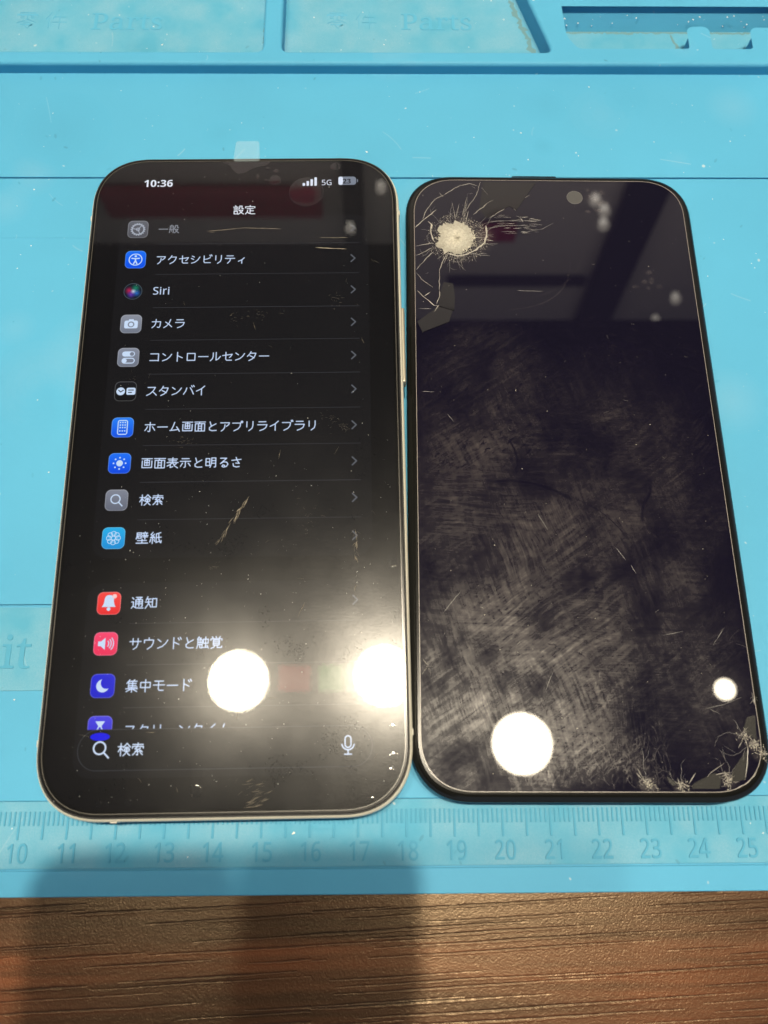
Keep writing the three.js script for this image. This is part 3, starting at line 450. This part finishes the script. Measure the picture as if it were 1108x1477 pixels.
// ---------------------------------------------------------------- the broken display
const DW = 70.5, DH = 154, smudge = document.createElement('canvas'); smudge.width = 1024; smudge.height = 2236;
{
  const c = smudge.getContext('2d'), K = 1024 / DW; c.fillStyle = '#000'; c.fillRect(0, 0, 1024, 2236); c.setTransform(K, 0, 0, K, 512, 1118); c.lineCap = 'round';
  const blob = (x, y, rx, ry, a, l = 255) => { c.save(); c.translate(x, y); c.scale(rx, ry); const g = c.createRadialGradient(0, 0, 0, 0, 0, 1); g.addColorStop(0, `rgba(${l},${l},${l},${a})`); g.addColorStop(0.6, `rgba(${l},${l},${l},${a * 0.55})`); g.addColorStop(1, `rgba(${l},${l},${l},0)`); c.fillStyle = g; c.fillRect(-1, -1, 2, 2); c.restore(); };
  const line = (x, y, ang, len, w, a, l = 255, bend = 0) => { c.strokeStyle = `rgba(${l},${l},${l},${a})`; c.lineWidth = w; c.beginPath(); c.moveTo(x, y); const ex = x + Math.cos(ang) * len, ey = y + Math.sin(ang) * len; c.quadraticCurveTo((x + ex) / 2 - Math.sin(ang) * bend, (y + ey) / 2 + Math.cos(ang) * bend, ex, ey); c.stroke(); };
  blob(-14, 35, 30, 44, 0.55); blob(-20, 58, 24, 26, 0.5); blob(-18, -12, 20, 24, 0.32); blob(12, -3, 22, 26, 0.2); blob(2, 16, 22, 18, 0.3); blob(22, 28, 14, 30, 0.2); blob(-26, 8, 16, 22, 0.28); blob(5, 45, 18, 20, 0.3); blob(24, 60, 14, 16, 0.26); blob(16, 44, 20, 18, 0.3); blob(22, 10, 16, 22, 0.22); blob(-4, 68, 16, 10, 0.35);
  blob(14, -24, 18, 18, 0.5, 0); blob(31, 0, 7, 40, 0.5, 0); blob(-2, -30, 14, 8, 0.4, 0); blob(14, 70, 12, 9, 0.6, 0); blob(20, 20, 8, 9, 0.3, 0);
  for (let i = 0; i < 5200; i++) { // wiping marks
    const x = -35 + rnd() * 70, y = -34 + rnd() * 110, k = vnoise(x * 0.08 + 9, y * 0.08 + 40, 201), ang = (k - 0.5) * 5 + gauss() * 0.22 + (y > 20 ? 0.5 : -0.2); line(x, y, ang, 0.5 + rnd() * 3.4, 0.05 + rnd() * 0.14, 0.03 + 0.07 * rnd(), rnd() < 0.62 ? 255 : 0, gauss() * 0.3);
  }
  for (let i = 0; i < 46; i++) { // broad greasy wipes, laid down and rubbed off
    const x = -32 + rnd() * 60, y = -16 + rnd() * 84, t = [-0.6, 0.15, 1.2, 2.4][Math.floor(rnd() * 4)] + gauss() * 0.3, l = 6 + rnd() * 16, w = 1 + rnd() * 3.5, c0 = rnd() < 0.45 ? 255 : 0;
    for (let q = 0; q < 26; q++) line(x + gauss() * w * 0.5, y + gauss() * w * 0.5, t + gauss() * 0.06, l * (0.6 + rnd() * 0.5), 0.15 + rnd() * 0.6, 0.03 + rnd() * 0.04, c0, l * 0.06);
  }
  for (let i = 0; i < 90; i++) { const y = -2 + rnd() * 30; line(-34 + rnd() * 30, y, gauss() * 0.05, 4 + rnd() * 16, 0.1 + rnd() * 0.5, 0.03 + rnd() * 0.06, 255); }
  for (let i = 0; i < 60; i++) line(-34 + rnd() * 28, 24 + rnd() * 8, gauss() * 0.03, 3 + rnd() * 10, 0.2 + rnd() * 1.2, 0.05, rnd() < 0.7 ? 255 : 0);
  for (let i = 0; i < 230; i++) { const x = -33 + Math.pow(rnd(), 0.9) * 33, y = -37 + rnd() * 44; const t = 2.5 + gauss() * 0.5, l = 0.4 + rnd() * 1.5; for (let q = 0; q < 4; q++) line(x + gauss() * 0.25, y + gauss() * 0.2, t + gauss() * 0.25, l * (0.4 + rnd() * 0.7), 0.08 + rnd() * 0.3, 0.2 + rnd() * 0.35, 0, gauss() * 0.2); }
  for (let i = 0; i < 90; i++) { const x = -26 + rnd() * 38, y = 30 + 26 * vnoise(i * 0.7, 3, 77) + gauss() * 2; const t = 0.35 + gauss() * 0.4, l = 0.3 + rnd() * rnd() * 2.4; for (let q = 0; q < 4; q++) line(x + gauss() * 0.2, y + gauss() * 0.16, t + gauss() * 0.3, l * (0.3 + rnd() * 0.7), 0.06 + rnd() * 0.25, 0.2 + rnd() * 0.3, 0, gauss() * 0.2); }
  for (let i = 0; i < 620; i++) { const t = rnd(); line(-14 + t * 44 + gauss() * 2, 62 - t * 16 + gauss() * 3.4, -0.5 + gauss() * 0.5, 1 + rnd() * 3, 0.05 + rnd() * 0.16, 0.12 + rnd() * 0.25, rnd() < 0.55 ? 255 : 0, gauss() * 0.4); }
  for (let i = 0; i < 800; i++) { const x = -18 + rnd() * 34; line(x, 67 + rnd() * 9.5, -1.2 + gauss() * 0.7 - x * 0.03, 0.8 + rnd() * 3, 0.04 + rnd() * 0.14, 0.15 + rnd() * 0.3, rnd() < 0.55 ? 255 : 0, gauss() * 0.5); }
  for (let i = 0; i < 110; i++) line(2 + rnd() * 14, 58 + gauss() * 5, 1.57 + gauss() * 0.09, 2 + rnd() * 7, 0.03 + rnd() * 0.1, 0.1 + rnd() * 0.12);
  const arc = (p, w, a, l = 0) => { if (!l) { for (let k = 0; k < 14; k++) { const j = () => gauss() * w * 0.3, q = p.map((v) => v.map((c) => c + j())); arc1(q, w * (0.15 + rnd() * 0.3), a * 0.3, 0); } return; } arc1(p, w, a, l); };
  const arc1 = (p, w, a, l) => { c.strokeStyle = `rgba(${l},${l},${l},${a})`; c.lineWidth = w; c.beginPath(); p.forEach((q, i) => i ? c.quadraticCurveTo(...q) : c.moveTo(...q)); c.stroke(); };
  arc([[-17, 9.0], [-8, 8.2, 0, 13.6]], 0.8, 0.7); arc([[-13.5, -1], [-11, 3, -12.6, 7.6]], 0.7, 0.7); arc([[18.2, 8.2], [19, 12, 16.6, 14]], 0.9, 0.6); arc([[16.6, 14], [15.6, 16, 15.8, 18.6]], 0.8, 0.6); arc([[20, -8], [24, 2, 31, 2]], 0.9, 0.35); arc([[0, 13], [8, 16, 12, 23]], 0.5, 0.4);
  arc([[4.5, -52], [4, -38, -12, -37]], 0.3, 0.14, 255); arc([[8, -65], [11, -44, -8, -40]], 0.25, 0.12, 255);
  for (let k = 0; k < 16; k++) { line(-0.5 + k * 0.28, 11.5 - Math.sin(k / 15 * 3) * 1.2, 0.9, 1.4, 0.11, 0.5); }
  line(4, 17, 0.2, 4, 0.3, 0.25); line(-22, 6, 0.5, 3, 0.6, 0.2); line(17, 21.5, 0.6, 1.6, 0.5, 0.35);
  for (let k = 0; k < 3; k++) blob(-24.3 + k, -58.3, 9.5 - k, 8.5 - k, 0.5); blob(-17.5, -58.5, 4, 5, 0.4); for (const [x, y] of [[31.9, 65.8], [33.8, 67.6], [35, 69.6], [27.6, 74.9], [17.9, 76], [10.9, 75.6]]) blob(x, y, 2.2, 1.8, 0.7);
  // finger marks pressed on the upper glass
  blob(11.8, -71.5, 2.6, 2.6, 0.3); for (let k = 0; k < 12; k++) blob(10 + rnd() * 5.5, -74 + rnd() * 5, 0.8, 0.8, 0.5); for (let k = 0; k < 4; k++) blob(10 + rnd() * 4.5, -67.6 + rnd() * 0.7, 0.9, 0.6, 0.5); for (let k = 0; k < 6; k++) blob(22 + rnd() * 3.4, -49 + rnd() * 4, 0.9, 0.8, 0.4); blob(20.5, -44.0, 1.3, 0.7, 0.6); blob(23.6, -43.6, 0.8, 0.6, 0.5); blob(26.5, -44, 1.2, 1, 0.35);
}
const spx = smudge.getContext('2d').getImageData(0, 0, 1024, 2236).data;
const streak = (X, Y, s, q, sc = 1) => {   // wiping marks in three directions, blended by slow noise; X, Y in millimetres
  let v = 0, wt = 0;
  for (let k = 0; k < 3; k++) { const t = [0.05, -0.62, 1.25][k], c = Math.cos(t), d = Math.sin(t), a = (X * c + Y * d) * sc, b = (-X * d + Y * c) * sc, w = Math.pow(vnoise(X * 0.07 + 31 * k, Y * 0.07 + 17, s + 50 + k), 4) + 1e-4; v += w * fbm(a * 0.4 + 9 * k, b * 5.2 + fbm(a * 0.2, b * 0.25, s + 90, 2) * 5, s + 7 * k, q); wt += w; }
  return v / wt;
};
const smAt = (x, y) => { const i = ((2235 - Math.min(2235, Math.floor(y * 2236 / 2048))) * 1024 + x) * 4; return spx[i] / 255; };
const smField = new Float32Array(1024 * 2048);
for (let y = 0; y < 2048; y++) for (let x = 0; x < 1024; x++) {
  const X = (x / 1024 - 0.5) * DW, Y = (0.5 - y / 2048) * DH, st = clamp((streak(X, Y, 301, 3) - 0.36) * 3, 0, 1.3), pr = clamp((fbm(X * 0.9 + 3, Y * 0.9, 340, 4) - 0.4) * 4), n = (0.42 + 0.62 * clamp((streak(X, Y, 401, 4, 0.36) - 0.34) * 2.6, 0, 1.2)) * clamp((fbm(X * 0.13 + 40 + 0.5 * Y * 0.05, Y * 0.1 + 60, 320, 5) - 0.18) * 2.2, 0.2, 1.4);
  smField[y * 1024 + x] = clamp(smAt(x, y) * (0.4 + 0.42 * st + 0.35 * pr) * n * (0.8 + 0.4 * hash(x, y, 302)) * 1.15);
}
const smSpec = dataTex(1024, 2048, (x, y, o) => { o[0] = o[1] = o[2] = 255; o[3] = 255 * clamp(0.02 + 0.85 * smField[y * 1024 + x]); }, false);
const smMap = dataTex(1024, 2048, (x, y, o) => { const s = smField[y * 1024 + x]; o[0] = 0.0055 + 0.064 * s; o[1] = 0.0046 + 0.053 * s; o[2] = 0.0125 + 0.045 * s; }, true);
const brokenGlass = std({ map: smMap, roughness: 0.265, specularIntensity: 1, specularIntensityMap: smSpec, clearcoat: 1, clearcoatRoughness: 0.012 });

const bad = thing('cracked_display', 'dark cracked phone display with a shattered upper left corner and smeared glass', 'phone display');
bad.rotation.order = 'YXZ'; bad.rotation.set(-0.019198, -0.009383, 0);
bad.position.set(0.0453725, 0.0045197, -0.0768343); bad.translateY(-2.9 * MM);
{
  const sh = (w, h, r, p) => rrect(w * MM, h * MM, r * MM, p), TOP = 2.9;
  piece('backing_frame', slab(sh(75.0, 158.3, 13.2), 0.15, 2.45, 1.15, 2.2, 6), M.rim, bad);
  const glass = piece('cracked_glass', sheet(sh(DW, DH, 11.2), TOP, DW * MM, DH * MM), brokenGlass, bad);
  const edge = sh(DW + 0.22, DH + 0.22, 11.3); edge.holes.push(sh(DW - 0.04, DH - 0.04, 11.2, true)); piece('glass_edge', slab(edge, 2.4, 0.53), M.cream, bad);
  const ear = slab(roundPoly([[-9, -79.6], [3, -79.6], [3, -78.0], [-9, -78.0]], 0.5), 0.6, 1.2, 0.2); piece('earpiece_clip', ear, M.black, bad);
  const ringG = new THREE.RingGeometry(1.55, 2.0, 40); ringG.rotateX(-Math.PI / 2); ringG.translate(7.1 * MM * 0, 0, 0); ringG.scale(1, 1, 1);
  const camr = new THREE.CylinderGeometry(2.05 * MM, 2.05 * MM, 0.03 * MM, 40); camr.translate(7.1 * MM, (TOP + 0.016) * MM, -71.6 * MM); piece('front_camera_window', camr, std({ color: col(0.055, 0.055, 0.052), roughness: 0.3, clearcoat: 1 }), bad);
  const crg = new THREE.TorusGeometry(2.05 * MM, 0.06 * MM, 6, 48); crg.rotateX(Math.PI / 2); crg.translate(7.1 * MM, (TOP + 0.02) * MM, -71.6 * MM); piece('camera_ring', crg, M.crackFaint, bad);
  // cracks
  const Y = TOP + 0.01, long = [[[-17.6, -76.5], [-18.3, -73.9], [-19.6, -70.7], [-22.1, -66.7]], [[-13.2, -71.3], [-16.0, -69.6], [-19.8, -65.9]], [[-29.5, -67.3], [-32.7, -64.2], [-35.1, -61.6]], [[-27.5, -72.0], [-29.7, -70.8], [-32.2, -67.1], [-33.1, -64.2]], [[-28.6, -72.9], [-27.6, -71.5]],
    [[-27.5, -72.0], [-24.6, -74.3], [-23.1, -75.2], [-20.5, -75.9], [-18.5, -75.2]], [[-17.3, -74.6], [-16.6, -73.2], [-15.7, -72.3]], [[-4.8, -72.2], [-6.9, -70.9], [-9.9, -69.0], [-13.6, -66.4], [-15.9, -64.6]], [[-10.4, -69.3], [-8.7, -67.3]], [[-8.6, -65.5], [-7.6, -64.9], [-6.9, -63.6]],
    [[-35.0, -55.8], [-32.9, -56.4], [-30.5, -56.8]], [[-35.0, -53.0], [-33.2, -53.9], [-30.7, -55.4]], [[-34.9, -48.6], [-32.2, -52.4], [-30.4, -54.1]], [[-26.9, -53.7], [-28.2, -51.2], [-29.0, -48.7], [-29.2, -42.5]], [[-29.2, -42.5], [-29.1, -40.9], [-30.0, -38.5]],
    [[-35.0, -47.8], [-33.7, -45.8], [-30.8, -43.4]], [[-34.8, -42.5], [-33.1, -40.5], [-30.7, -38.1], [-29.5, -37.9]], [[-33.1, -40.7], [-32.2, -41.4], [-31.5, -42.0]], [[-27.7, -39.7], [-29.5, -37.9], [-31.8, -34.5], [-33.6, -30.3]],
    [[-16.7, -62.4], [-16.6, -59.8], [-17.2, -57.2], [-19.4, -54.9], [-22.0, -53.4], [-24.4, -52.9], [-26.9, -53.7]], [[-31.7, -63.6], [-30.8, -62.7], [-31.0, -60.1], [-30.4, -57.5]],
    [[27.1, 71.3], [24.7, 72.8], [23.2, 74.1]], [[28.2, 73.1], [24.9, 73.7]], [[30.4, 68.4], [31.5, 66.9]], [[32.4, 68.2], [32.0, 70.8], [30.9, 74.6]], [[33.5, 73.1], [31.6, 75.1], [28.5, 76.6]], [[19.3, 75.4], [20.9, 73.3]], [[18.7, 75.2], [18.6, 74.4]], [[34.9, 61.8], [33.9, 67.1]]];
  const faint = [[[-16.3, -63.3], [-13.4, -64.0], [-9.8, -64.0], [-2.6, -64.1]], [[-16.5, -61.5], [-12.0, -62.4], [-6.3, -62.6]], [[1.0, -63.4], [-2.0, -61.5], [-6.7, -60.4]], [[-12.8, -60.5], [-9.9, -60.6]], [[-9.6, -42.6], [-3.2, -42.5]], [[-34.5, -37.2], [-31.4, -37.1]], [[32.6, 58.0], [28.7, 59.5], [24.7, 60.4]], [[25.5, 60.4], [27.6, 61.5]], [[-34, -14], [-31, -13.9]], [[-8, 17], [-6, 21]], [[9, 25], [11, 28]], [[12, 29], [13, 31]], [[17.6, 44.8], [22, 44]], [[28, 47], [31, 43]], [[-30, 40], [-26, 35]], [[-28, -8], [-26.6, -6]], [[-9, 57], [-7, 53]]];
  const CI = [-24.3, -58.3];
  long.forEach((p, i) => piece(num('crack', i), sliver(p, i > 18 && i < 21 ? 0.34 : 0.07 + 0.11 * rnd(), Y, 0.04, 0.06), M.crack, glass));
  faint.forEach((p, i) => piece(num('scratch', i), sliver(p, 0.1, Y, 0.03, 0.03), M.crackFaint, glass));
  const spray = [];
  for (let k = 0; k < 170; k++) { const a = rnd() * 6.283, lump = vnoise(a * 2.2 + 3, 1, 431), r0 = 4.2 + rnd() * 3.2; if (rnd() > lump * 1.5) continue; const up = (Math.sin(a) < 0 ? 1.4 : 0.7) * (0.3 + 1.5 * lump), r1 = r0 + (0.3 + rnd() * rnd() * 5) * up, b = a + gauss() * 0.05; spray.push(sliver([[CI[0] + Math.cos(a) * r0, CI[1] + Math.sin(a) * r0], [CI[0] + Math.cos(b) * r1, CI[1] + Math.sin(b) * r1]], 0.03 + rnd() * 0.07, Y, 0.02, 0.02)); }
  for (let k = 0; k < 90; k++) { const a = rnd() * 6.283, r = 3.5 + rnd() * 4, t = a + 1.57 + gauss() * 0.5, l = 0.4 + rnd() * 1.2, x = CI[0] + Math.cos(a) * r, z = CI[1] + Math.sin(a) * r; spray.push(sliver([[x, z], [x + Math.cos(t) * l, z + Math.sin(t) * l]], 0.04 + rnd() * 0.09, Y, 0.03, 0.03)); }
  for (let k = 0; k < 40; k++) { const x = -15 + rnd() * 11, z = -66 + rnd() * 6, l = 0.4 + rnd() * 2; spray.push(sliver([[x, z], [x + l, z + gauss() * 0.2]], 0.05 + rnd() * 0.06, Y, 0.03, 0.02)); }
  for (const [x, z, n, s] of [[31.9, 65.8, 26, 1.0], [33.6, 67.6, 34, 1.1], [35.3, 69.6, 22, 0.7], [27.6, 74.9, 40, 1.1], [26.6, 73.6, 14, 0.8], [17.9, 76.0, 34, 0.9], [10.9, 75.6, 26, 0.9], [9.9, 74.4, 12, 0.6], [-33.6, 52, 12, 0.6], [35, 58, 10, 0.5]]) for (let k = 0; k < n; k++) { const a = rnd() * 6.283, l = 0.3 + rnd() * 1.3, cx = x + gauss() * s * 0.6, cz = z + gauss() * s * 0.5; if (cz + Math.sin(a) * l > 76.9) continue; spray.push(sliver([[cx, cz], [cx + Math.cos(a) * l, cz + Math.sin(a) * l]], 0.05 + rnd() * 0.13, Y, 0.05, 0.04)); }
  for (let k = 0; k < 70; k++) { const x = -34 + rnd() * 68, z = -75 + rnd() * 150, a = rnd() * 6.28, l = 0.1 + rnd() * rnd() * 1.3; spray.push(sliver([[x, z], [x + Math.cos(a) * l, z + Math.sin(a) * l]], 0.04 + rnd() * 0.08, Y, 0.02)); }
  const walk = (x, z, t, n, w) => { const P = [[x, z]]; for (let k = 0; k < n; k++) { t += gauss() * 0.28; x += Math.cos(t) * 0.8; z += Math.sin(t) * 0.8; if (Math.abs(x) > 34.6 || Math.abs(z) > 76.2) break; P.push([x, z]); if (n > 4 && rnd() < 0.16) walk(x, z, t + (rnd() < 0.5 ? 0.8 : -0.8), Math.floor(n * 0.45), w * 0.75); } if (P.length > 1) web.push(sliver(P, w, Y, 0.025, 0)); };
  const web = []; for (let k = 0; k < 17; k++) { const a = k / 17 * 6.283 + gauss() * 0.15, r = 5 + rnd() * 1.5; walk(CI[0] + Math.cos(a) * r, CI[1] + Math.sin(a) * r, a + gauss() * 0.25, 4 + Math.floor(rnd() * rnd() * 15), 0.05 + rnd() * 0.05); }
  for (const [x, z, a] of [[32, 66, 3.6], [33.6, 68, 2.7], [27.6, 74.4, 4.0], [27.6, 74.4, 5.2], [17.9, 75.6, 4.4], [17.9, 75.6, 3.4], [10.9, 75, 4.6], [32, 66, 4.4]]) walk(x, z, a, 5 + Math.floor(rnd() * 5), 0.06);
  piece('crack_web', mergeGeometries(web), M.crackFaint, glass).userData.kind = 'stuff';
  piece('crack_spray', mergeGeometries(spray), M.crack, glass).userData.kind = 'stuff';
  const cr = [];
  for (let k = 0; k < 2200; k++) { const core = rnd() < 0.5, a = rnd() * 6.283, r = core ? 4.8 * Math.pow(rnd(), 0.62) : 3.8 + Math.pow(rnd(), 1.6) * 4.2; cr.push([CI[0] + Math.cos(a) * r * 1.02, Y + 0.05 * rnd(), CI[1] + Math.sin(a) * r * 0.95, (core ? 0.08 : 0.03) + rnd() * rnd() * (core ? 0.2 : 0.12)]); }
  for (const [x, z] of [[32.4, 66.2], [34.2, 68.0], [35.3, 69.6], [27.6, 74.8], [17.9, 76.0], [11.1, 75.7]]) for (let k = 0; k < 26; k++) cr.push([x + gauss() * 0.75, Y, Math.min(76.8, z + gauss() * 0.6), 0.05 + rnd() * 0.1]);
  for (let k = 0; k < 160; k++) cr.push([-34 + rnd() * 68, Y, -76 + rnd() * 152, 0.03 + rnd() * rnd() * 0.12]);
  { // the powdered heart of the impact
    const N = 56, R = 18, V = [0, 0.3, 0], I = [], C = [0.55, 0.52, 0.42]; for (let r = 1; r <= R; r++) for (let a = 0; a < N; a++) { const t = (a + 0.7 * hash(a, r, 5)) / N * 6.2832, q = (r - 0.5 * hash(a, r, 6)) / R * (3.3 + 1.6 * vnoise(a / 7, 3, 411, 8) + 0.9 * vnoise(a / 2, 5, 412, N / 2)) * (r > R - 4 ? 0.75 + 0.5 * hash(a, r, 4) : 1), e = clamp(1.25 - r / R); V.push(Math.cos(t) * q, (r === R ? 0 : 0.01 + 0.1 * (1 - r / R) + 0.26 * hash(a, r, 413) * e), Math.sin(t) * q); const k = 0.22 + 0.45 * e * (0.4 + 0.6 * hash(a, r, 415)); C.push(k, k * 0.95, k * 0.8); }
    for (let a = 0; a < N; a++) { const b = (a + 1) % N; I.push(0, 1 + b, 1 + a); for (let r = 0; r < R - 1; r++) { const o = 1 + r * N; I.push(o + a, o + b, o + N + a, o + b, o + N + b, o + N + a); } }
    const g = new THREE.BufferGeometry(); g.setAttribute('position', new THREE.Float32BufferAttribute(V.map((v) => v * MM), 3)); g.setAttribute('color', new THREE.Float32BufferAttribute(C, 3)); g.setIndex(I); g.computeVertexNormals(); g.translate(CI[0] * MM, Y * MM, CI[1] * MM); piece('impact_powder', g, M.powder, glass);
  }
  piece('crushed_glass', flakes(cr, 0.45), M.crushed, glass).userData.kind = 'stuff';
  // loose splinters of glass that lift at one side
  const lift = (pts, tx, tz, i) => { const g = sheet(roundPoly(pts, 0.25), 0), p = g.attributes.position, cx = pts.reduce((s, q) => s + q[0], 0) / pts.length * MM, cz = pts.reduce((s, q) => s + q[1], 0) / pts.length * MM; let lo = 1; for (let k = 0; k < p.count; k++) { const y = (p.getX(k) - cx) * tx + (p.getZ(k) - cz) * tz; p.setY(k, y); lo = Math.min(lo, y); } g.translate(0, (TOP + 0.006) * MM - lo, 0); g.computeVertexNormals(); piece(num('glass_splinter', i), g, i > 3 ? M.splinter : M.shard, glass); };
  lift([[33.1, 62.1], [34.9, 61.7], [34.4, 66.9], [33.0, 65.8], [31.9, 64.8]], 0.03, 0.0, 0); lift([[32.1, 68.7], [28.5, 72.8], [28.1, 75.1], [30.9, 74.6]], 0.02, 0.02, 1); lift([[20.1, 75.4], [24.6, 73.3], [26.2, 73.6], [25.5, 76.4], [19.7, 76.4]], 0, 0.03, 2); lift([[14.9, 73.9], [16.9, 75.4], [16.0, 75.9], [15.2, 75.1]], 0.02, 0.02, 3);
  lift([[-28.1, -45.0], [-25.7, -44.6], [-25.3, -40.5], [-25.6, -36.5], [-29.5, -37.9], [-29.1, -40.9]], -0.015, 0.02, 4); lift([[-34.9, -33.3], [-29.7, -37.7], [-25.5, -38.1], [-27.0, -33.3], [-33.6, -30.3]], 0.01, 0.03, 5); lift([[-16.6, -64.6], [-10.3, -68.6], [-8.5, -67.3], [-2.9, -76.3], [-16.8, -76.4], [-18.2, -68.1]], 0.008, -0.004, 6);
}
renderer.render(scene, camera);
